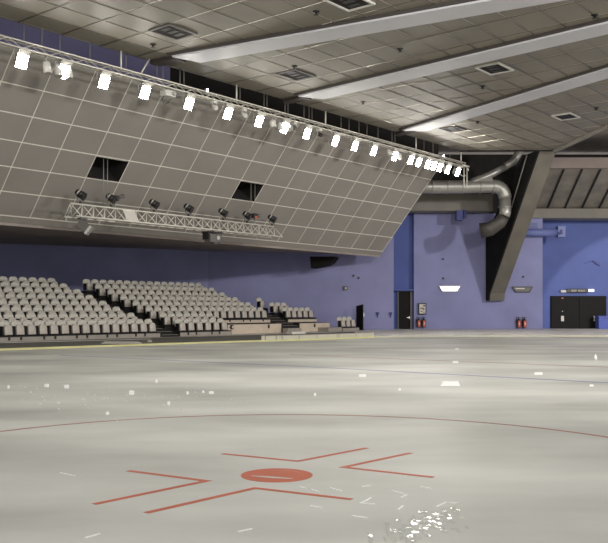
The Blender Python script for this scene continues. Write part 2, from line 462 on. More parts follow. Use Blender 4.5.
def beam(a, width=1.05, drop=.16):
    a = Vector((a[0], a[1], 0)); d = (CEN-a).normalized(); n = Vector((-d.y, d.x, 0))
    r = inside_clip(a, a+d*26); b = r[1]
    # slanted end
    pts = [a+n*width*.5+d*.5, a-n*width*.5, b-n*width*.5, b+n*width*.5]
    body = MB().prism([p+UP*(CZ-drop) for p in pts], UP*drop)
    o = body.build('ceiling_beam', 'beam')
    tag(o, kind='structure')
    side = MB()                                          # dark strip, shade of the near side put into its colour
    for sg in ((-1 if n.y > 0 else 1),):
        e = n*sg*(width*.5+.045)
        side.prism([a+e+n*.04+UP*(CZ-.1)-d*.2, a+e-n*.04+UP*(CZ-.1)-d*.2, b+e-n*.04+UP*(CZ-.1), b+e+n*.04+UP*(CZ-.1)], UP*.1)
    side.build('beam_shade_strip', 'beamside', o)
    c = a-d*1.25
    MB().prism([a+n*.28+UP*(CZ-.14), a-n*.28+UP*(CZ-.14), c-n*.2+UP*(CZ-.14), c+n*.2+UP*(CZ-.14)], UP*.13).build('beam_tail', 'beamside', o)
    return o
def cz_at(px, py, z=CZ):
    Y = (z-CH)*F/(HYP-py); return Vector(((px-CXP)*Y/F, Y, 0))
for k, (px, py) in enumerate(((181,61),(307,99),(411,132))):
    a = cz_at(px, py, CZ-.16); beam(a).name = 'trim_%d' % (k+3)
# edge trim over the concrete rib
mb = MB()
a, b = cpoly[2], cpoly[3]; d = (b-a).normalized(); n = Vector((-d.y, d.x, 0))
mb.prism([a+n*.1+UP*(CZ-.2), a-n*.02+UP*(CZ-.2), b-n*.02+UP*(CZ-.2), b+n*.1+UP*(CZ-.2)], UP*.45)
bb = cpoly[4]
mb.prism([b+n*.1+UP*(CZ-.2), b-n*.02+UP*(CZ-.2), bb-n*.02+UP*(CZ-.2), bb+n*.1+UP*(CZ-.2)], UP*.45)
struct(mb, 'trim_6', 'ringbeam')
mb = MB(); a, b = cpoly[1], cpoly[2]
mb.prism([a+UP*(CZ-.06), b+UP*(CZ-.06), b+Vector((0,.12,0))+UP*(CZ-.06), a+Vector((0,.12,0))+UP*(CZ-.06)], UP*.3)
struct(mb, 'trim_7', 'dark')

def ceiling_vent(px, py, w, l, lb, dark=False):
    p = cz_at(px, py)
    t = thing('ceiling_vent', lb, 'air vent', (p.x, p.y, CZ), A0)
    f = .075
    mb = MB()
    for (x, y, sx, sy) in ((-l/2+f/2,0,f,w), (l/2-f/2,0,f,w), (0,-w/2+f/2,l-2*f,f), (0,w/2-f/2,l-2*f,f)): mb.box((x,y,-.03), (sx,sy,.06))
    mb.build('vent_frame', 'frame' if dark else 'fixture', t)
    MB().box((0,0,-.012), (l-2*f,w-2*f,.02)).build('vent_core', 'dark', t)
    mb = MB()
    for k in range(3):
        mb.box((-l*.25+k*l*.25, (k-1)*.05, -.03), (l*.16, w*.4, .02))
    mb.build('vent_blade', 'black' if k else 'black', t)
    return t
ceiling_vent(173,31,1.0,1.25,'open square ceiling vent above the left of the stage lamp truss', True)
ceiling_vent(296,74,1.0,1.25,'open square ceiling vent between the two longest pale ceiling beams', True)
ceiling_vent(494.5,68,1.0,1.3,'white framed ceiling vent below the middle pale ceiling beam')
ceiling_vent(566,116,.95,1.2,'white framed ceiling vent nearest the concrete rib')
ceiling_vent(349,.5,1.0,1.3,'white framed ceiling vent at the very top edge of the photo')
ceiling_vent(453,128.5,.9,1.2,'dark ceiling vent beside the left end of the lowest pale beam', True)
for px, py, lb in ((153,46,'small dark sprinkler head on the ceiling above the left truss lamps'),
                   (316,13.3,'small dark sprinkler head above the topmost pale ceiling beam'),
                   (294.5,67.5,'small dark sprinkler head beside the open vent between beams'),
                   (363,103,'small dark sprinkler head below the left end of the middle beam'),
                   (400,50.5,'small dark sprinkler head between topmost and middle beams'),
                   (482.5,87.5,'small dark sprinkler head between middle and lowest beams'),
                   (477.5,122.7,'small dark sprinkler head just below the lowest pale beam'),
                   (594.5,16.8,'small dark sprinkler head on the ceiling in the top right corner'),
                   (596,109,'small dark sprinkler head near the right edge above the rib trim')):
    p = cz_at(px, py, CZ-.06)
    t = thing('sprinkler_head', lb, 'sprinkler', (p.x, p.y, CZ))
    MB().tube([(0,0,0), (0,0,-.02), (0,0,-.03)], [.11,.11,.06], 12).build('escutcheon', 'black', t)
    MB().tube([(0,0,-.03), (0,0,-.09), (0,0,-.10), (0,0,-.11)], [.035,.03,.08,.08], 10).build('sprinkler_nozzle', 'black', t)

# ------------------------------------------------------------------ raking concrete rib and ring beams
rr, tt = Vector((-.2,.98,0)).normalized(), Vector((.98,.2,0)).normalized()
S0 = Vector((13.4,48.6,0))
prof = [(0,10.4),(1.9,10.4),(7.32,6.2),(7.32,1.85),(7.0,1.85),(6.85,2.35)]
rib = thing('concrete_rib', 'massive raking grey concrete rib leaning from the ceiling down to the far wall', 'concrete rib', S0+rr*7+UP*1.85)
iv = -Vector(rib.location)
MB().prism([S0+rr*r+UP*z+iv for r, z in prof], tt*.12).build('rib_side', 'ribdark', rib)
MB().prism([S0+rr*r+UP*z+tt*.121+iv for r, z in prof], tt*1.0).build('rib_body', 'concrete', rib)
# end of the neighbouring rib below the bulkhead
mb = MB(); yb = 51.3
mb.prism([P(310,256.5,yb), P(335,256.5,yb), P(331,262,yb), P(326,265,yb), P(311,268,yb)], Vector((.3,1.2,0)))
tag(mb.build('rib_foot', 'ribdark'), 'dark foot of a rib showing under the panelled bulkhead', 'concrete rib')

rb = MB(); rb.box((7.65,55.2,8.15), (8.9,1.5,1.08)); struct(rb, 'trim_8', 'ringbeam')
rb = MB(); rb.box((23.5,56.6,7.6), (17,1.6,.62)); struct(rb, 'trim_9', 'ringbeam')
rb = MB(); rb.box((20.5,52.4,10.28), (11.6,.5,.66)); struct(rb, 'trim_10', 'ringpink')
mb = MB()
mb.prism([Vector((14.9,52.4,10.0)), Vector((27,52.4,10.0)), Vector((27,56.2,7.85)), Vector((14.7,56.2,7.85))], Vector((0,.1,.15)))
rp = struct(mb, 'ceiling_slope', 'ribbed')
mb = MB()
for k in range(11):
    x = 14.9+k*1.13; a = Vector((x,52.45,9.98)); b = Vector((x,56.1,7.9))
    for o_, wd in ((0,.045),):
        mb.prism([a+Vector((-wd,0,0)), a+Vector((wd,0,0)), b+Vector((wd,0,0)), b+Vector((-wd,0,0))], Vector((0,-.05,-.09)))
mb.build('slope_rib', 'dark', rp)
# back of the rib: dark upper wall closing the gap left of it
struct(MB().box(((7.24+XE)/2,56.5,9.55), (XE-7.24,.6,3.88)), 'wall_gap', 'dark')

# ------------------------------------------------------------------ ducts
dY = 51.6
dt = thing('air_duct', 'large round galvanised air duct with elbow running beside the concrete rib', 'air duct', P(470,187,dY))
iv = -Vector(dt.location)
def arc(c, r, a0, a1, n, ax=(Vector((1,0,0)), UP)):
    return [c+ax[0]*math.cos(a0+(a1-a0)*i/n)*r+ax[1]*math.sin(a0+(a1-a0)*i/n)*r for i in range(n+1)]
r = .40
cel = P(494,197.5,dY)
el = arc(cel, .68, math.pi/2, -.05, 6)
mb = MB(); mb.tube([p+iv for p in [P(400,187,dY), P(430,187,dY), P(460,187,dY)]+el], r, 14)
mb.build('main_run', 'duct', dt)
pE = el[-1]
MB().tube([p+iv for p in (pE, pE+Vector((0,0,-.9)), pE+Vector((-.08,0,-1.1)))], r*.9, 14).build('drop_leg', 'duct', dt)
p1 = pE+Vector((-.08,0,-1.1))
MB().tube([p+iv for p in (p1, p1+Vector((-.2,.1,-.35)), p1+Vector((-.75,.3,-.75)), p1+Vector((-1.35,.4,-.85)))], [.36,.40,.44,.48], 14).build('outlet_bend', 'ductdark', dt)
mb = MB()
for x in (432,447,462,480,493): mb.tube([P(x-.5,187,dY)+iv, P(x+.5,187,dY)+iv], r+.025, 14)
mb.tube([pE+Vector((0,0,-.5))+iv, pE+Vector((0,0,-.58))+iv], r+.03, 14)
mb.build('joint_band', 'duct', dt)
mb = MB()
mb.tube([p+iv for p in (P(472,183,dY), P(478,180.5,dY), P(492,174,dY), P(507,166,dY))], [.3,.26,.22,.2], 12)
mb.build('branch_run', 'duct', dt)
mb = MB()
mb.tube([p+iv for p in (P(505,166.5,dY), P(510,163.6,dY), P(513,162,dY), P(515.5,158.5,dY), P(523,146,dY))], [.24,.22,.24,.24,.24], 12)
mb.build('branch_riser', 'duct', dt)
mb = MB(); a = P(500,182,dY); mb.hexa([p+iv for p in (P(472,183,dY-.3), P(493,183,dY-.3), P(493,183,dY+.3), P(472,183,dY+.3), P(478,177,dY-.2), P(492,175,dY-.2), P(492,175,dY+.2), P(478,177,dY+.2))])
mb.build('branch_boot', 'duct', dt)
# thin pipe along rib side
MB().tube([S0+rr*1.5-tt*.1+UP*10.3, S0+rr*4.2-tt*.1+UP*6.9], .045, 6)
mb = MB(); mb.tube([S0+rr*1.2-tt*.12+UP*10.3, S0+rr*3.6-tt*.12+UP*7.0], .04, 6)
tag(mb.build('conduit_pipe', 'rod'), 'thin pale conduit running down the dark side of the rib', 'pipe')
# small blue bracket under ring beam
mb = MB(); mb.box(P(459.5,215.5,54.6), (.45,.5,.62)); mb.box(P(464,214.3,54.6), (.22,.5,.5))
tag(mb.build('beam_bracket', 'cobalt'), 'blue bracket hanging under the grey ring beam left of the duct outlet', 'bracket')
# blue duct right of the rib
bd = thing('blue_duct', 'blue painted round duct with square end box right of the concrete rib', 'air duct', P(540,232.5,55.6))
iv = -Vector(bd.location)
MB().tube([P(514,232.5,55.5)+iv, P(557,232.5,55.6)+iv], .25, 14).build('duct_run', 'bluepipe', bd)
MB().box(P(560.5,231.8,55.6)+iv, (.5,.55,.72)).build('end_box', 'bluepipe', bd, bevel=.02)
mb = MB(); mb.box(P(561.2,232,55.3)+iv, (.16,.06,.3)); mb.box(P(559.2,233.5,55.3)+iv, (.12,.06,.2)); mb.build('damper_plate', 'cobalt', bd)
mb = MB(); mb.tube([P(537,229,55.6)+iv, P(537,229,55.6)+Vector((0,.25,0))+iv], .05, 6); mb.tube([P(520,229,55.6)+iv, P(520,229,55.6)+Vector((0,.4,0))+iv], .05, 6); mb.build('wall_strap', 'bluepipe', bd)
mb = MB()
for k in range(4): mb.box(P(532,223.2+k*1.3,55.95), (.72,.16,.06))
tag(mb.build('wall_grille', 'bluepipe'), 'small slatted blue wall grille above the blue duct', 'grille')

# ------------------------------------------------------------------ lighting truss in front of the bulkhead
R1 = Vector((9.15,49.05,9.63))
def truss_t(px):
    k = (px-CXP)/F
    return (k*R1.y-R1.x)/(D1.x-k*D1.y)
tl0, tl1 = truss_t(-40), truss_t(464)
tr = thing('lighting_truss', 'long pale aluminium lighting truss hung under the ceiling along the bulkhead top', 'truss', R1)
h = .11
for (a, b) in ((-1,-1),(1,-1),(1,1),(-1,1)):
    MB().tube([D1*tl0+D2*a*h+UP*b*h, D1*tl1+D2*a*h+UP*b*h], .028, 6).build('truss_chord', 'truss', tr)
mb = MB(); t = tl0; k = 0
while t < tl1-.5:
    for (a, b, c, d) in ((-1,-1,-1,1),(1,-1,1,1),(-1,1,1,1),(-1,-1,1,-1)):
        p0, p1 = (D2*a*h+UP*b*h, D2*c*h+UP*d*h) if k % 2 == 0 else (D2*c*h+UP*d*h, D2*a*h+UP*b*h)
        mb.tube([D1*t+p0, D1*(t+.5)+p1], .011, 4, smooth=False)
    t += .5; k += 1
mb.build('truss_lacing', 'truss', tr)
rods = [(24,0),(42,0),(60,0),(90,0),(121,1),(126,0),(157,0),(163,0),(180,0),(184,0),(236.5,1),(240,0),(264,0),(267,0),(285,0),(288,0),(304,0),(309,0),(312,0),(325.5,1),(341,0),(349,0),(359,0),(367,0),(378,0),(392,0),(395,0),(416,1),(424,0),(433,0),(450,0),(461,1)]
for px, big in rods:
    t = truss_t(px)
    MB().tube([D1*t+UP*h*.8, D1*t+UP*(CZ-R1.z+.02)], .035 if big else .012, 6).build('hanger_rod', 'truss' if big else 'rod', tr)
t = truss_t(140); MB().tube([D1*t+UP*h*.8, D1*(t+.45)+UP*(CZ-R1.z+.02)], .03, 6).build('hanger_rod', 'truss', tr)
mb = MB(); t = truss_t(464); mb.tube([D1*t+D2*math.cos(a)*.28+UP*(math.sin(a)*.28-.35) for a in [i*math.tau/16 for i in range(14)]], .03, 6); mb.build('cable_loop', 'truss', tr)
mb = MB(); mb.tube([D1*t-UP*.1, D1*t-UP*1.25], .03, 6); mb.tube([D1*(t+.35)-UP*.1, D1*(t+.35)-UP*1.25], .03, 6); mb.tube([D1*(t-.2), D1*(t+.6)], .05, 6); mb.build('end_drop', 'truss', tr)

# flood lamps (facing the rink, tilted down)
def make_flood(label):
    t = thing('flood_lamp', label, 'stage lamp', (0,0,0), A0-math.pi/2, 'lit flood lamps on the lighting truss')
    # local frame: +y is away from the bulkhead? (rotated so that local +x runs along D2, +y along D1)
    T = math.radians(24)
    fx, fz = Vector((math.cos(T),0,-math.sin(T))), Vector((math.sin(T),0,math.cos(T))); fy = Vector((0,1,0))
    c = Vector((.02,0,-.5))
    w_, h_ = .39, .44
    mb = MB()
    fr = [c+fx*.1+fy*i*w_/2+fz*j*h_/2 for i, j in ((-1,-1),(1,-1),(1,1),(-1,1))]
    bk = [c-fx*.16+fy*i*w_/3+fz*j*h_/3.4 for i, j in ((-1,-1),(1,-1),(1,1),(-1,1))]
    mb.hexa(bk+fr); mb.build('lamp_housing', 'lamp', t)
    MB().box(c+fx*.108, (.012,w_*.94,h_*.94), (fx,fy,fz)).build('lamp_lens', 'lens', t)
    mb = MB(); mb.tube([c+fy*(w_/2+.03), c+fy*(w_/2+.03)+UP*.27, c-fy*(w_/2+.03)+UP*.27, c-fy*(w_/2+.03)], .018, 6); mb.build('lamp_yoke', 'lamp', t)
    mb = MB(); mb.tube([c+UP*.26, c+UP*.40], .03, 6); mb.box(c+UP*.37, (.1,.08,.06)); mb.build('lamp_clamp', 'lamp', t)
    mb = MB()
    mb.prism([c+fx*.1+fy*w_/2+fz*h_/2, c+fx*.1-fy*w_/2+fz*h_/2, c+fx*.15-fy*w_*.55+fz*h_*.86, c+fx*.15+fy*w_*.55+fz*h_*.86], fz*.01)
    mb.build('barn_door', 'lamp', t)
    return t
lamp_px = [20,62,102,143,187,226,257,282.5,305,333.5,353,372,393,409,417,426,432,438,446,456]
f0 = None
for i, px in enumerate(lamp_px):
    lb = 'lit white flood lamp, %s from the left along the ceiling truss' % ORD[i]
    p = R1+D1*truss_t(px)+UP*.0
    if f0 is None: f0 = make_flood(lb); f0.location = p
    else:
        o = dup(f0, p); o['label'] = lb
# short extra cans, boxes and stars on the truss
def can(px, dz, lb, rad=.13, ln=.42, tilt=.25, lit=False):
    t = thing('spot_can', lb, 'spotlight', R1+D1*truss_t(px), A0-math.pi/2)
    c = Vector((0,0,-.2-.1)); d = Vector((math.sin(tilt),0,-math.cos(tilt)))
    MB().tube([c, c+d*.06, c+d*ln], [rad*.6,rad,rad], 12).build('can_body', 'fixture', t)
    MB().tube([c+d*(ln+.001), c+d*(ln+.02)], [rad*1.08,rad*1.08], 12).build('can_rim', 'parrim', t)
    MB().tube([c-UP*.0, c+UP*.14], .025, 6).build('can_clamp', 'lamp', t)
    return t
can(46,0,'white spot can between the first and second flood lamps')
can(57,0,'white spot can just left of the second flood lamp')
can(67.5,0,'white spot can just right of the second flood lamp')
can(272,0,'leftmost white spot can in the trio above the eighth flood lamp', .14, .34, .3)
can(279.5,0,'middle white spot can in the trio above the eighth flood lamp', .13, .36, .2)
can(287,0,'rightmost white spot can in the trio above the eighth flood lamp', .14, .3, .7)
can(388,0,'white spot can left of the thirteenth flood lamp', .13, .36, .6)
can(398.5,0,'white spot can right of the thirteenth flood lamp', .13, .36, .2)
def head(px, lb, m='speaker', cat='moving head'):
    t = thing('moving_head', lb, 'spotlight', R1+D1*truss_t(px), A0-math.pi/2)
    MB().box((0,0,-.19), (.2,.2,.1)).build('head_base', 'fixture', t, bevel=.01)
    mb = MB(); mb.box((0,-.11,-.32), (.06,.025,.2)); mb.box((0,.11,-.32), (.06,.025,.2)); mb.build('head_yoke', 'lamp', t)
    MB().tube([(-.1,0,-.3), (-.02,0,-.36), (.14,0,-.44)], [.06,.09,.09], 10).build('head_body', m, t)
head(214,'small moving head hanging between fifth and sixth flood lamps','fixture')
head(243.5,'small moving head hanging between sixth and seventh flood lamps','fixture')
head(294,'small moving head just right of the eighth flood lamp')
head(319,'dark moving head midway between ninth and tenth flood lamps','par')
t = thing('projector', 'white boxy projector with cable on the truss between fourth and fifth lamps', 'projector', R1+D1*truss_t(168), A0-math.pi/2)
MB().box((0,0,-.33), (.34,.5,.22)).build('projector_body', 'fixture', t, bevel=.02)
MB().tube([(.17,.12,-.33),(.26,.12,-.33)], .07, 12).build('projector_lens', 'parrim', t)
MB().tube([(0,0,-.22),(0,0,-.13)], .04, 6).build('projector_mount', 'lamp', t)
MB().tube([(0,-.22,-.44),(0,-.28,-.6),(0,-.18,-.74),(0,0,-.66),(0,.14,-.48)], .014, 6).build('projector_cable', 'black', t)
for px, lb in ((206.5,'small star-bright lamp on top of the truss beyond the fifth flood lamp'), (443,'small star-bright lamp on top of the truss near its right end')):
    t = thing('star_lamp', lb, 'lamp', R1+D1*truss_t(px)+UP*.14, A0-math.pi/2)
    MB().box((0,0,.06), (.1,.12,.12)).build('star_housing', 'lamp', t, bevel=.01)
    mb = MB(); mb.tube([(.05,0,.06),(.06,0,.06),(.075,0,.06)], [.045,.045,.02], 10); mb.build('star_lens', 'star', t)

# ------------------------------------------------------------------ hanging triangular truss in front of the panels
def plane_pt(px, py):
    nn = D1.cross(E_); r_ = Vector(((px-CXP)/F, 1, (HYP-py)/F)); c = Vector((0,0,CH))
    return c+r_*((B0-c).dot(nn)/r_.dot(nn))
h1, h2 = plane_pt(106,168), plane_pt(251,192)
qT = (sq(h1)[1]+sq(h2)[1])*.5+.05                        # apex chord hangs straight below the two openings
def tri_pt(px, py):                                     # point of the vertical plane q = qT seen at this pixel
    k = (px-CXP)/F; Y = qT/(D2.x*k+D2.y); return P(px, py, Y)
a0, a1 = tri_pt(70.5,203.2), tri_pt(273.5,226.6)
zA = (a0.z+a1.z)*.5; sA0, sA1 = sq(a0)[0], sq(a1)[0]
ht = thing('hanging_truss', 'pale triangular truss hung on cables in front of the panelled bulkhead', 'truss', Q(sA0, qT, zA), A0-math.pi/2)
LN = sA1-sA0                                            # local: x along D2, y along D1
hh, hv = .32, .50
ap = lambda y: Vector((0,y,0)); fb = lambda y: Vector((hh,y,-hv)); rbk = lambda y: Vector((-hh,y,-hv))
MB().tube([ap(0), ap(LN)], .035, 8).build('truss_chord', 'truss', ht)
MB().tube([fb(.05), fb(LN+.3)], .035, 8).build('truss_chord', 'truss', ht)
MB().tube([rbk(-.05), rbk(LN+.2)], .035, 8).build('truss_chord', 'truss', ht)
mb = MB(); n = 22; st = LN/n
for i in range(n):
    y0, y1, ym = i*st, (i+1)*st, (i+.5)*st
    for fn in (fb, rbk):
        mb.tube([ap(y0), fn(ym)], .021, 5); mb.tube([fn(ym), ap(y1)], .021, 5)
    mb.tube([fb(ym), rbk(ym)], .014, 5)
    if i < n-1: mb.tube([fb(ym), rbk(ym+st)], .012, 5)
mb.tube([ap(0), rbk(-.05)], .018, 5); mb.tube([ap(LN), fb(LN+.3)], .018, 5)
mb.build('truss_lacing', 'truss', ht)
yb_ = sq(tri_pt(122,213))[0]-sA0
mb = MB(); mb.prism([ap(yb_)+Vector((.015,0,0)), ap(yb_+.62)+Vector((.015,0,0)), fb(yb_+.62)+Vector((.015,0,0)), fb(yb_)+Vector((.015,0,0))], Vector((.008,0,0)))
mb.build('gusset_panel', 'strip', ht)
for px, py0 in ((103.5,160), (107.5,161)):
    p = tri_pt(px, py0); y = sq(p)[0]-sA0; MB().tube([ap(y), (0,y,p.z-zA+.35)], .018, 6).build('hang_cable', 'rod', ht)
for px, py0 in ((251,185), (255,185)):
    p = tri_pt(px, py0); y = sq(p)[0]-sA0; MB().tube([ap(y), (0,y,p.z-zA+.35)], .018, 6).build('hang_cable', 'rod', ht)
def par(px, lb):
    p = tri_pt(px, 210); y = sq(p)[0]
    t = thing('par_lamp', lb, 'spotlight', Q(y, qT, zA+.035), A0-math.pi/2)
    mb = MB(); mb.tube([(0,0,-.02),(0,0,.1)], .02, 6); mb.box((0,0,.04), (.07,.08,.07)); mb.build('par_clamp', 'par', t)
    mb = MB(); mb.tube([(0,-.17,.36),(0,-.17,.12),(0,.17,.12),(0,.17,.36)], .014, 6); mb.build('par_yoke', 'par', t)
    d = Vector((.72,.42,-.55)).normalized(); c = Vector((0,0,.36))
    MB().tube([c-d*.22, c-d*.18, c-d*.05, c+d*.12], [.07,.12,.15,.15], 14).build('par_body', 'par', t)
    MB().tube([c+d*.12, c+d*.2], [.155,.165], 14).build('par_snout', 'par', t)
    MB().tube([c-d*.10, c-d*.04], [.156,.156], 14).build('par_band', 'parrim', t)
    return t
for px, lb in ((80.5,'black par lamp at the left end of the hanging truss'), (111,'black par lamp beside the left cables of the hanging truss'),
               (154,'black par lamp, third from the left on the hanging truss'), (188.5,'black par lamp, fourth from the left on the hanging truss'),
               (223,'black par lamp, fifth from the left on the hanging truss'), (247,'black par lamp beside the right hoist on the hanging truss'),
               (272,'black par lamp at the right end of the hanging truss')): par(px, lb)
def hoist(px, lb, orange):
    p = tri_pt(px, 210); y = sq(p)[0]
    t = thing('chain_hoist', lb, 'hoist', Q(y, qT, zA+.03), A0-math.pi/2)
    MB().box((0,0,.38), (.2,.3,.22)).build('hoist_body', 'par', t, bevel=.03)
    MB().tube([(0,.12,.42),(.05,.4,.5)] if not orange else [(0,.1,.42),(.05,.3,.4)], [.06,.09], 8).build('hoist_bag', 'speaker', t)
    MB().tube([(0,0,-.03),(0,0,.28)], .02, 6).build('hoist_hook', 'chrome', t)
    if orange: MB().box((.105,0,.3), (.02,.16,.1)).build('hoist_plate', 'orange', t)
hoist(115,'dark chain hoist with grey bag on the left cables of hanging truss', False)
hoist(254.5,'dark chain hoist with orange plate on right cables of hanging truss', True)
# speaker / projector slung below
p = tri_pt(79.5,228); t = thing('stage_monitor', 'grey tilted fixture slung under the left end of the hanging truss', 'spotlight', Q(sq(p)[0], qT+.25, zA-hv), A0-math.pi/2)
d = Vector((.6,.5,-.62)).normalized(); sx = d.cross(UP).normalized(); sz = sx.cross(d)
MB().box(Vector((0,0,-.36)), (.36,.42,.36), (sx,d,sz)).build('fixture_body', 'speaker', t, bevel=.04)
MB().box(Vector((0,0,-.36))+d*.27, (.38,.12,.38), (sx,d,sz)).build('fixture_front', 'parrim', t, bevel=.01)
mb = MB(); mb.tube([(0,-.1,0),(0,-.1,-.18)], .03, 6); mb.box((0,-.05,-.08), (.25,.3,.06)); mb.build('fixture_mount', 'speaker', t)
p = tri_pt(213,239); t = thing('hanging_projector', 'grey box projector hung under the middle of the hanging truss', 'projector', Q(sq(p)[0], qT, zA-hv), A0-math.pi/2)
MB().box((0,0,-.36), (.4,.72,.36)).build('projector_body', 'speaker', t, bevel=.02)
MB().tube([(.2,.1,-.33),(.25,.1,-.33)], .1, 14).build('projector_lens', 'parrim', t)
mb = MB(); mb.box((-.05,0,-.08), (.5,.86,.05)); mb.box((-.05,-.4,-.25), (.4,.04,.34)); mb.tube([(0,0,0),(0,0,-.08)], .04, 6); mb.build('projector_cradle', 'par', t)
MB().box((.05,.05,-.57), (.16,.24,.06)).build('projector_foot', 'speaker', t)

# ------------------------------------------------------------------ grandstand
X0, Y0, RD, RISE, ZF, PITCH = -11.95, 33.40, .80, .284, .23, .525
def row_pt(row): return Vector((X0, Y0, 0))-D2*RD*(8-row)
def row_t(row, px):
    k = (px-CXP)/F; p = row_pt(row)
    return (k*p.y-p.x)/(D1.x-k*D1.y)
def row_z(row): return ZF+RISE*(8-row)
# seat in local axes: x along the row, -y towards the rink
def make_seat(label, group):
    t = thing('tip_up_seat', label, 'seat', (0,0,0), A0, group)
    W = .228
    def half(v): return 1.0 if v < .6 else math.sqrt(max(.0, 1-((v-.6)/.4)**2*.8))
    def back(u, v):
        x = (u-.5)*2*W*half(v)
        return Vector((x, .16+.10*v-.05*(1-(2*u-1)**2)*(.4+.6*v)*-1+(-.05 if v > .8 else 0)*(v-.8)*5, .24+.37*v))
    MB().shell(back, 10, 10, Vector((0,.05,0))).build('seat_back', 'seatback', t)
    Wp = .172
    def pan(u, v):
        x = (u-.5)*2*Wp*(1.0 if v < .68 else math.sqrt(max(.02, 1-((v-.68)/.32)**2*.8)))
        return Vector((x, -.10+.05*v-.035*math.cos((u-.5)*math.pi)*math.sin(v*math.pi), .035+.40*v))
    MB().shell(pan, 8, 10, Vector((0,.09,0))).build('seat_pan', 'seatpan', t)
    mb = MB()
    for sx_ in (-1, 1):
        mb.box((sx_*.225,.06,.2), (.03,.22,.36))
    mb.box((0,.1,.16), (.42,.06,.06)); mb.box((0,.1,.07), (.08,.1,.14))
    mb.build('seat_bracket', 'black', t)
    return t
ROWN = {1:'back', 2:'seventh', 3:'sixth', 4:'fifth', 5:'fourth', 6:'third', 7:'second', 8:'front'}
seat0 = None
def put_seat(row, t, label, group):
    global seat0
    p = row_pt(row)+D1*t-D2*0+UP*row_z(row)
    p = p+D2*.19
    if seat0 is None:
        seat0 = make_seat(label, group); seat0.location = p; return seat0
    o = dup(seat0, p); o['label'] = label; o['group'] = group
    return o
E1 = {1:52, 2:64, 3:77.5, 4:90, 5:103.5, 6:117, 7:131.5, 8:149}
S2 = {1:87, 2:99.5, 3:112, 4:124.5, 5:137, 6:150, 7:164, 8:179}
E2 = {1:199, 2:212, 3:222.5, 4:235.5, 5:248.5, 6:261, 7:210, 8:221}
for row in range(1, 9):
    te = row_t(row, E1[row]); k = 0; tm = row_t(row, -7)
    while te-k*PITCH > tm:
        put_seat(row, te-k*PITCH, 'grey tip-up seat, %s from the aisle in the %s row of the left block' % (ORD[k], ROWN[row]), 'tip-up seats of the left block')
        k += 1
    ts, te = row_t(row, S2[row]), row_t(row, E2[row]); n = int(round((te-ts)/PITCH))
    for k in range(n+1):
        put_seat(row, ts+(te-ts)*k/n, 'grey tip-up seat, %s from left in the %s row of the middle block' % (ORD[k], ROWN[row]), 'tip-up seats of the middle block')
put_seat(4, row_t(4,259.5), 'single grey tip-up seat standing alone behind the small right block', 'tip-up seats of the small right block')
for k in range(3): put_seat(5, row_t(5,272.5)+k*PITCH, 'grey tip-up seat, %s from left in the upper row of the small right block' % ORD[k], 'tip-up seats of the small right block')
for k in range(5): put_seat(6, row_t(6,285)+k*PITCH, 'grey tip-up seat, %s from left in the lower row of the small right block' % ORD[k], 'tip-up seats of the small right block')
for k in range(3): put_seat(8, row_t(8,340)+k*PITCH*.96, 'grey tip-up seat, %s of the far trio beside the dark open door' % ('left one','middle one','right one')[k], 'far trio of tip-up seats')

FR, BK = .40, .40                                       # tread in front of / behind the row line
def tread(mb, row, t0, t1, z0=None, z1=None, fr=FR, bk=None):
    p = row_pt(row); bk = RD-FR if bk is None else bk
    z1 = row_z(row) if z1 is None else z1; z0 = 0.0 if z0 is None else z0
    c = [p+D1*t0+D2*fr, p+D1*t1+D2*fr, p+D1*t1-D2*bk, p+D1*t0-D2*bk]
    mb.hexa([v+UP*z0 for v in c]+[v+UP*z1 for v in c])
GS = thing('grandstand_platform', 'dark stepped grandstand platform under all the seats with beige front walls and aisle stairs', 'grandstand', row_pt(8)+D1*row_t(8,60))
def platform(label, rows, front):
    base = None
    t = GS; iv = -Vector(t.location)
    for row, a, b in rows:
        mb = MB(); tread(mb, row, a, b, bk=RD-FR+(.25 if row == 1 else 0))
        for v in mb.bm.verts: v.co += iv
        mb.build('tread', 'tread', t)
    for row, a, b, z0, z1 in front:
        p = row_pt(row); mb = MB()
        q0 = [p+D1*a+D2*(FR+.001), p+D1*b+D2*(FR+.001), p+D1*b+D2*(FR+.03), p+D1*a+D2*(FR+.03)]
        mb.prism([v+UP*z0+iv for v in q0], UP*(z1-z0)); mb.build('front_panel', 'greypanel' if row == 8 else 'beige', t)
    return t
hp = .30
for a_, b_, row in ((row_t(8,3), row_t(8,149), 8), (row_t(8,182), row_t(8,224), 8), (row_t(6,217), row_t(6,263), 6)):
    k_ = 0; t_ = a_
    while t_ < b_:                                       # dark seat feet hooked over the riser
        p_ = row_pt(row)+D1*t_+D2*(FR+.045)+UP*(row_z(row)-.09)-Vector(GS.location)
        MB().box(p_, (.08,.03,.16), (D1,D2,UP)).build('riser_foot', 'black', GS)
        t_ += (PITCH, PITCH*2)[k_ % 2]; k_ += 1
rows1 = [(r, row_t(r,-60), row_t(r,E1[r])+hp) for r in range(1,9)]
platform('dark stepped platform under the left block of seats with beige front', rows1, [(8, row_t(8,-60), row_t(8,149)+hp, .0, ZF-.05)])
rows2 = [(r, row_t(r,S2[r])-hp, row_t(r,E2[r])+hp) for r in range(1,7)]+[(7, row_t(7,S2[7])-hp, row_t(7,275.5)), (8, row_t(8,S2[8])-hp, row_t(8,224.5)+.1)]
pf2 = platform('dark stepped platform under the middle block of seats with beige walls', rows2,
         [(8, row_t(8,S2[8])-hp, row_t(8,224.5)+.1, 0, ZF-.05), (7, row_t(8,224.5)+.12, row_t(7,275.5), 0, row_z(7)-.02), (6, row_t(6,213), row_t(6,261)+hp, row_z(7)+.04, row_z(6)-.09)])
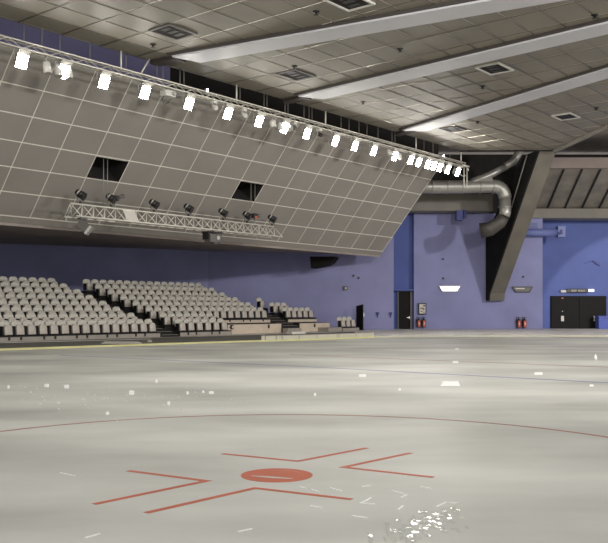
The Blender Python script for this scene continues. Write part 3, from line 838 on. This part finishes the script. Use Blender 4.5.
rows3 = [(4, row_t(4,257), row_t(4,259.5)+hp), (5, row_t(5,271)-.15, row_t(5,284.5)+hp), (6, row_t(6,285)-hp, row_t(6,308)+hp), (7, row_t(7,294), row_t(7,324))]
pf3 = platform('small stepped platform under the small right block with beige front wall', rows3,
         [(7, row_t(7,294), row_t(7,324), 0, row_z(7)-.02), (6, row_t(6,285)-hp+.1, row_t(6,308)+hp, row_z(7)+.04, row_z(6)-.09)])
platform('low platform under the far trio of seats beside the dark door', [(8, row_t(8,337), row_t(8,353.5))], [(8, row_t(8,337), row_t(8,353.5), 0, ZF-.05)])
for pf, px, row in ((pf2,262.8,7), (pf3,308.8,7)):       # dark handle slots in the beige walls
    p = row_pt(row)+D1*row_t(row, px)+D2*(FR+.035)+UP*(row_z(row)-.16)-Vector(pf.location)
    MB().box(p, (.14,.02,.2), (D1,D2,UP)).build('handle_slot', 'black', pf)
p = row_pt(8)+D1*(row_t(8,224.5)+.22)+D2*.3+UP*.36
t = thing('end_bracket', 'small black bracket at the right end of the middle front row', 'bracket', p, A0)
MB().box((0,0,.02), (.14,.1,.22)).build('bracket_plate', 'black', t)
MB().box((.0,-.055,.02), (.07,.02,.12)).build('bracket_face', 'label', t)
MB().box((-.13,0,.02), (.14,.04,.03)).build('bracket_arm', 'black', t)
mb = MB(); tread(mb, 8, row_t(8,323), row_t(8,336.5)); 
tag(mb.build('grey_plinth', 'greypanel'), 'plain grey plinth left of the far trio of seats', 'plinth')
# aisle stairs: half steps between the blocks
def stairs(label, rows, m='tread'):
    t = GS; iv = -Vector(t.location)
    for row, a, b in rows:
        mb = MB(); p = row_pt(row)
        for (f_, bk_, dz) in ((FR, -FR+.40, -.5*RISE), (0.0, RD-FR, 0.0)):
            c = [p+D1*a+D2*f_, p+D1*b+D2*f_, p+D1*b-D2*(bk_), p+D1*a-D2*(bk_)]
            z1 = row_z(row)+dz
            mb.hexa([v+iv for v in c]+[v+UP*z1+iv for v in c])
        st_ = mb.build('step', 'tread', t)
        mb = MB()
        for f_, dz in ((FR,-.5*RISE), (0.0,0.0)):
            q0 = [p+D1*(a+.15)+D2*f_, p+D1*(b-.15)+D2*f_, p+D1*(b-.15)+D2*(f_-.05), p+D1*(a+.15)+D2*(f_-.05)]
            mb.prism([v+iv+UP*(row_z(row)+dz+.001) for v in q0], UP*.012)
        mb.build('nosing', 'under' if row < 7 else 'greypanel', st_)
    return t
stairs('dark aisle stairs between the left and middle blocks', [(r, row_t(r,E1[r])+hp+.01, row_t(r,S2[r])-hp-.01) for r in range(1,9)])
stairs('short aisle stairs between the middle and small right blocks', [(5, row_t(5,248.5)+hp+.02, row_t(5,271)-.17), (6, row_t(6,261)+hp+.02, row_t(6,285)-hp-.02), (7, row_t(7,275.5)+.02, row_t(7,294)-.02)])
p0 = row_pt(8)+D1*row_t(8,293)+D2*.25; mb = MB()
mb.box(G(296,333.9)+UP*.06, (1.1,.4,.12), (D1,D2,UP))
tag(mb.build('white_step', 'strip'), 'white step block at the foot of the short aisle stairs', 'step')
mb = MB(); mb.box(row_pt(8)+D1*(row_t(8,287)+.5)-D2*.05+UP*.12, (1.2,.36,.24), (D1,D2,UP))
tag(mb.build('dark_step', 'greypanel'), 'grey step block between white step and short aisle stairs', 'step')
# open dark door leaf near the far trio
dl = thing('door_leaf', 'tall dark door leaf standing open against the blue wall right of far trio', 'door', P(361,329.5,53.0)*1.0)
dl.location.z = 0
dloc = dl.location
MB().prism([Vector((-.28,.35,0)), Vector((.10,-.05,0)), Vector((.10,-.05,1.60)), Vector((-.28,.35,1.50))], Vector((.05,.05,0))).build('leaf', 'door', dl)
MB().box((.17,-.05,.95), (.05,.06,.26)).build('handle_plate', 'chrome', dl)
mb = MB(); mb.box((-.05,.2,.01), (.6,.7,.02)); mb.build('threshold', 'black', dl)

# ------------------------------------------------------------------ things on the far walls
FY = 55.99
mb = MB(); mb.box((P(405.2,0,DY).x,56.33,1.22), (.92,.1,2.44)); d1o = struct(mb, 'door_1', 'door')
mb = MB()
xa, xb = P(397.6,0,56.3).x, P(413,0,56.3).x
mb.box((xb-.12,56.25,1.28), (.14,.14,2.56)); mb.box(((xa+xb)/2,56.25,2.52), (xb-xa,.14,.1)); mb.box((xa+.02,56.25,1.28), (.08,.14,2.56))
mb.build('door_frame', 'frame', d1o)
mb = MB(); mb.box((P(408.5,0,56.2).x,56.24,P(0,317.5,56.2).z), (.22,.05,.05)); mb.box((P(409.5,0,56.2).x,56.26,P(0,317.5,56.2).z), (.06,.04,.16)); mb.build('door_handle', 'chrome', d1o)
RY = 57.64
x0, x1, zt = P(550.3,0,RY).x, P(606,0,RY).x, P(0,296,RY).z
d2o = struct(MB().box(((x0+x1)/2,RY-.04,zt/2), (x1-x0,.08,zt)), 'door_2', 'door')
xm = P(578.6,0,RY).x
for a, b in ((x0+.06, xm-.02), (xm+.02, x1-.06)):
    lf = MB().box(((a+b)/2,RY-.1,zt/2-.03), (b-a,.05,zt-.1)).build('door_leaf', 'door', d2o)
for px, m_ in ((562.5,'label'), (595,'label')):
    MB().box((P(px,0,RY-.14).x,RY-.14,P(0,318.5,RY).z), (.19,.02,.36)).build('push_plate', m_, d2o)
MB().box((P(595.3,0,RY-.155).x,RY-.155,P(0,319,RY).z), (.06,.012,.14)).build('door_handle', 'black', d2o)
MB().box((P(562.5,0,RY-.14).x,RY-.14,P(0,298.2,RY).z), (.13,.02,.06)).build('red_lamp', 'orange', d2o)
MB().box((P(562.5,0,RY-.14).x,RY-.14,P(0,311.3,RY).z), (.06,.02,.05)).build('door_viewer', 'label', d2o)
# sign above the double door
sy = RY-.1
sg = thing('door_sign', 'dark illuminated sign bar with white end lamps above the double door', 'sign', P(577,291,sy)+Vector((0,.08,0)))
iv = -Vector(sg.location)
zc = P(0,290.7,sy).z
MB().box(Vector((P(577.3,0,sy).x,sy-.02,zc))+iv, (1.45,.14,.26)).build('sign_body', 'dgrey', sg, bevel=.03)
MB().box(Vector((P(563.4,0,sy).x,sy,zc-.04))+iv, (.36,.12,.16)).build('end_lamp', 'label', sg)
MB().box(Vector((P(591.2,0,sy).x,sy,zc+.02))+iv, (.36,.12,.16)).build('end_lamp', 'glowdim', sg)
mb = MB()
xw = P(571.2,0,sy).x
for wd, n in ((0,6), (.46,7)):                           # two blurred white words
    for k in range(n):
        hgt = .11; x = xw+wd+k*.062
        mb.box(Vector((x,sy-.095,zc))+iv, (.016,.012,hgt))
        mb.box(Vector((x+.02,sy-.095,zc+(.045 if k % 2 else -.045)))+iv, (.03,.012,.018))
        if k % 3 == 0: mb.box(Vector((x+.036,sy-.095,zc))+iv, (.014,.012,hgt))
mb.build('sign_lettering', 'label', sg)
# blue cabinet in front of the double door
cb = thing('blue_cabinet', 'low blue cabinet at the right edge in front of the double door', 'cabinet', Vector((P(604.5,0,56.8).x,56.8,0)))
iv = -Vector(cb.location); zt2 = P(0,316.6,56.8).z; xl = P(597.6,0,56.8).x
MB().box(Vector((xl+.9,56.9,zt2/2))+iv, (1.8,.7,zt2)).build('cabinet_body', 'ledge', cb)
MB().box(Vector((xl+.88,56.88,zt2+.025))+iv, (1.9,.78,.05)).build('cabinet_top', 'ledge', cb)
MB().box(Vector((xl+.45,56.545,zt2-.12))+iv, (.3,.02,.05)).build('cabinet_handle', 'cobalt', cb)
# bulkhead wall lamps
def wall_lamp(px0, px1, y0, y1, lb, lit):
    t = thing('wall_lamp', lb, 'wall lamp', P((px0+px1)/2, (y0+y1)/2, FY)); iv = -Vector(t.location)
    s_ = 3.2
    a = [P(px0,y0,FY), P(px1,y0,FY), P(px1-s_,y1,FY), P(px0+s_,y1,FY)]
    MB().prism([v+iv for v in a], Vector((0,-.16,0))).build('lamp_casing', 'fixture' if lit else 'dgrey', t)
    b = [P(px0+1,y0+.8,FY-.165), P(px1-1,y0+.8,FY-.165), P(px1-s_-.6,y1-.7,FY-.165), P(px0+s_+.6,y1-.7,FY-.165)]
    MB().prism([v+iv for v in b], Vector((0,-.02,0))).build('lamp_diffuser', 'glow' if lit else 'unlit', t)
    if not lit: MB().box(P(520,288.5,FY-.19)+iv, (.6,.01,.08)).build('glass_glint', 'label', t)
    return t
wall_lamp(438.8,460.5,285.8,291.6,'lit white wedge-shaped wall lamp on the lilac wall left of the rib', True)
wall_lamp(511.8,532.5,286.6,292.3,'unlit dark wedge-shaped wall lamp on the lilac wall right of the rib', False)
# switch cabinet
t = thing('switch_cabinet', 'black framed wall cabinet with pale front beside the dark single door', 'cabinet', P(422.2,308.8,FY)); iv = -Vector(t.location)
MB().box(P(422.2,308.8,FY-.09)+iv, (.52,.18,.74)).build('cabinet_case', 'black', t, bevel=.015)
MB().box(P(422.4,308.8,FY-.185)+iv, (.40,.012,.62)).build('cabinet_front', 'label', t)
mb = MB()
for (dx, dz, a, b) in ((.12,.2,.12,.1), (-.05,.02,.2,.05), (.08,-.02,.1,.1), (-.06,-.17,.12,.05), (.1,-.22,.1,.05), (0,.1,.08,.04)): mb.box(P(422.4,308.8,FY-.194)+iv+Vector((dx,0,dz)), (a,.008,b))
mb.build('front_marks', 'dgrey', t)
# fire extinguishers
def extinguisher(px, y0, y1, lb):
    p = P(px, y1, FY-.14); h_ = (y1-y0)*FY/F*.78
    t = thing('fire_extinguisher', lb, 'fire extinguisher', p, 0, 'fire extinguishers on the lilac wall')
    r_ = .14
    MB().tube([(0,0,0),(0,0,.02),(0,0,h_*.82),(0,0,h_*.92),(0,0,h_)], [r_*.9,r_,r_,r_*.75,r_*.3], 14).build('cylinder_body', 'black', t)
    mb = MB(); n = 8; a0, a1 = math.radians(-120), math.radians(-40)
    for i in range(n):
        u0, u1 = a0+(a1-a0)*i/n, a0+(a1-a0)*(i+1)/n
        q_ = [(math.cos(u)*(r_+.006), math.sin(u)*(r_+.006), z) for u, z in ((u0,.04),(u1,.04),(u1,h_*.8),(u0,h_*.8))]
        mb.face([Vector(v) for v in q_]); mb.face([Vector(v)*1.0-Vector((0,-.004,0)) for v in q_])
    mb.build('body_label', 'orange', t)
    MB().box((.02,-r_-.012,h_*.45), (.07,.006,h_*.25)).build('label_print', 'label', t)
    mb = MB(); mb.tube([(0,0,h_),(0,0,h_+.08)], .035, 8); mb.box((.04,-.02,h_+.09), (.18,.05,.03)); mb.build('valve', 'black', t)
    mb = MB(); mb.tube([(0,0,h_+.05),(-.1,-.03,h_+.14),(-.16,-.04,h_+.05),(-.15,-.04,h_*.5)], .016, 6); mb.build('hose', 'black', t)
    MB().box((0,.105,h_*.6), (.2,.12,.06)).build('wall_bracket', 'black', t)
extinguisher(418.6,316.5,327.2,'left one of the extinguisher pair under the wall cabinet by the single door')
extinguisher(423.8,316.5,327.2,'right one of the extinguisher pair under the wall cabinet by the single door')
extinguisher(518.6,316.5,327.6,'left one of the extinguisher pair under the unlit wall lamp')
extinguisher(524.4,316.5,327.6,'right one of the extinguisher pair under the unlit wall lamp')
def dot(px, py, Y, lb, s_=.12):
    tag(MB().box(P(px,py,Y), (s_,.14,s_)).build('wall_stud', 'dgrey', bevel=.02), lb, 'wall stud')
dot(443,259,FY,'upper one of two small dark studs above the lit wall lamp')
dot(443.3,278.4,FY,'lower one of two small dark studs above the lit wall lamp')
dot(523.3,276.8,FY,'small dark stud above the unlit wall lamp right of rib')
def lw(px): return wall_hit(px)
for px, py, lb in ((353.6,275.8,'left one of two small dark studs on the wall under bulkhead end'), (358.6,278,'right one of two small dark studs on the wall under bulkhead end')):
    w_ = lw(px); dot(px, py, w_.y-.02, lb)
w_ = lw(345.5); t = thing('wall_camera', 'small square grey camera box with pale lens on the blue wall', 'camera', P(345.5,288.2,w_.y-.02)); 
MB().box((0,-.05,0), (.28,.14,.26)).build('camera_box', 'speaker', t, bevel=.02); MB().tube([(.02,-.12,0),(.02,-.16,0)], .06, 10).build('camera_lens', 'label', t)
for px, lb in ((377.5,'left one of two blue hooks low on the wall near the recess'), (390.5,'right one of two blue hooks low on the wall near the recess')):
    w_ = lw(px); p = P(px,314.5,w_.y-.01); t = thing('wall_hook', lb, 'hook', p)
    MB().prism([Vector((-.12,0,.14)), Vector((.12,0,.14)), Vector((.05,0,-.02)), Vector((.02,0,-.22)), Vector((-.05,0,-.02))], Vector((0,-.08,0))).build('hook_plate', 'cobalt', t)
    MB().tube([(0,-.08,.06),(0,-.16,.06),(0,-.17,.11)], .02, 6).build('hook_peg', 'cobalt', t)
t = thing('corner_bracket', 'small dark blue bracket on the deep blue wall above the double door', 'bracket', P(597,263.5,57.655))
MB().prism([Vector((-.32,0,.16)), Vector((-.2,0,.2)), Vector((.2,0,-.06)), Vector((.16,0,-.16)), Vector((-.05,0,-.06))], Vector((0,-.12,0))).build('bracket_plate', 'cobalt', t)
MB().tube([(-.3,-.06,.14),(-.55,-.02,.1),(-.9,-.02,-.02)], .012, 5).build('bracket_cable', 'cobalt', t)
mb = MB(); mb.box((P(404,0,55.8).x,56.1,P(0,290,55.8).z), (1.3,.6,.08)); struct(mb, 'trim_11', 'blue')

# ------------------------------------------------------------------ wet patch with glints
mb = MB()
rnd = random.Random(3)
def ridge(px, py, b, w, h=.0034):                      # low film of water, rounded along the view, flat across
    c = G(px, py); n = 12; tx = rnd.uniform(-.006, .006)
    prev = None
    for i in range(n+1):
        u = i/n*2-1; ww = w*(.55+.45*math.sqrt(max(0, 1-u*u)))*rnd.uniform(.75, 1.0); z = .0006+h*(1-u*u)
        ox = rnd.uniform(-.006, .006)
        cur = [mb.bm.verts.new(c+Vector((ox+k*ww/2, u*b, z+k*ww/2*tx))) for k in (-1, 0, 1)]
        if prev:
            for k in range(2):
                f = mb.bm.faces.new((prev[k], prev[k+1], cur[k+1], cur[k])); f.smooth = True
        prev = cur
for px, py, b, w in ((370,538,.12,.03), (390,533,.2,.045), (406,530,.13,.045), (415,526,.12,.05), (408,540,.1,.04), (417,535,.1,.04), (425,531,.12,.045), (428,519,.09,.04),
                     (434,524,.12,.04), (441,526,.1,.035), (446,513,.1,.02), (451,520,.08,.03), (456,511,.1,.03), (437,515,.07,.03), (420,512,.05,.03)):
    ridge(px, py, b, w, .0105*b+.0003)
for k in range(75):
    t = rnd.random(); px = 388+72*t+rnd.gauss(0, 6); py = 537-22*t+rnd.gauss(0, 7)
    if py > 545: continue
    ridge(px, py, rnd.uniform(.02, .05), rnd.uniform(.012, .035), .0012)
M['wet'] = mat('wet_ice', (184,184,177), .05, spec=.10)
tag(mb.build('meltwater_patch', 'wet'), 'rippled patch of meltwater glinting on the ice at the bottom of photo', 'water')

# ------------------------------------------------------------------ light
W = bpy.data.worlds.new('World'); S.world = W; W.use_nodes = True
bg = W.node_tree.nodes['Background']; bg.inputs['Color'].default_value = (1.0,.99,.98,1); bg.inputs['Strength'].default_value = .9
def area(name, loc, target, size, power, color=(1,.96,.9), sy=None):
    l = bpy.data.lights.new(name, 'AREA'); l.energy = power; l.color = color; l.size = size
    if sy: l.shape = 'RECTANGLE'; l.size_y = sy
    o = bpy.data.objects.new(name, l); COL.objects.link(o); o.location = loc
    o.rotation_euler = (Vector(target)-Vector(loc)).to_track_quat('-Z','Y').to_euler(); return o
area('unseen_flood', (27,26,10.0), (11,56,3), 1.0, 2600, (1,.96,.93))
area('unseen_flood', (12,12,10.0), (-2,46,2), 2.0, 2900, (1,.97,.93))  # unseen flood added to light the stands and left wall
area('unseen_flood', (0,14,10.0), (-2,26,0), 3.0, 700, (1,.98,.95))  # unseen fill added above the ice
area('unseen_flood', (3,5,10.0), (0,7,0), 3.0, 500, (1,.98,.95))  # overhead fill added to lift the nearest ice
l = bpy.data.lights.new('wall_spot', 'SPOT'); l.energy = 10000; l.spot_size = math.radians(25); l.spot_blend = .12; l.shadow_soft_size = .15; l.color = (1,.97,.95)  # unseen spot added, its cone edge shapes the pool on the right wall
o = bpy.data.objects.new('wall_spot', l); COL.objects.link(o); o.location = (29,29,9.5)
o.rotation_euler = (Vector((22.6,57.6,0))-Vector(o.location)).to_track_quat('-Z','Y').to_euler()

# ------------------------------------------------------------------ camera and view
cam = bpy.data.cameras.new('Camera'); co = bpy.data.objects.new('Camera', cam); COL.objects.link(co)
cam.sensor_width = 36; cam.lens = F/608*36; cam.shift_y = (HYP-271.5)/608; cam.clip_end = 300
co.location = (0,0,CH); co.rotation_euler = (math.pi/2,0,0)
S.camera = co
vs_ = S.view_settings; vs_.view_transform = 'Standard'; vs_.look = 'None'; vs_.gamma = 1; vs_.use_curve_mapping = False; vs_.exposure = 0.0
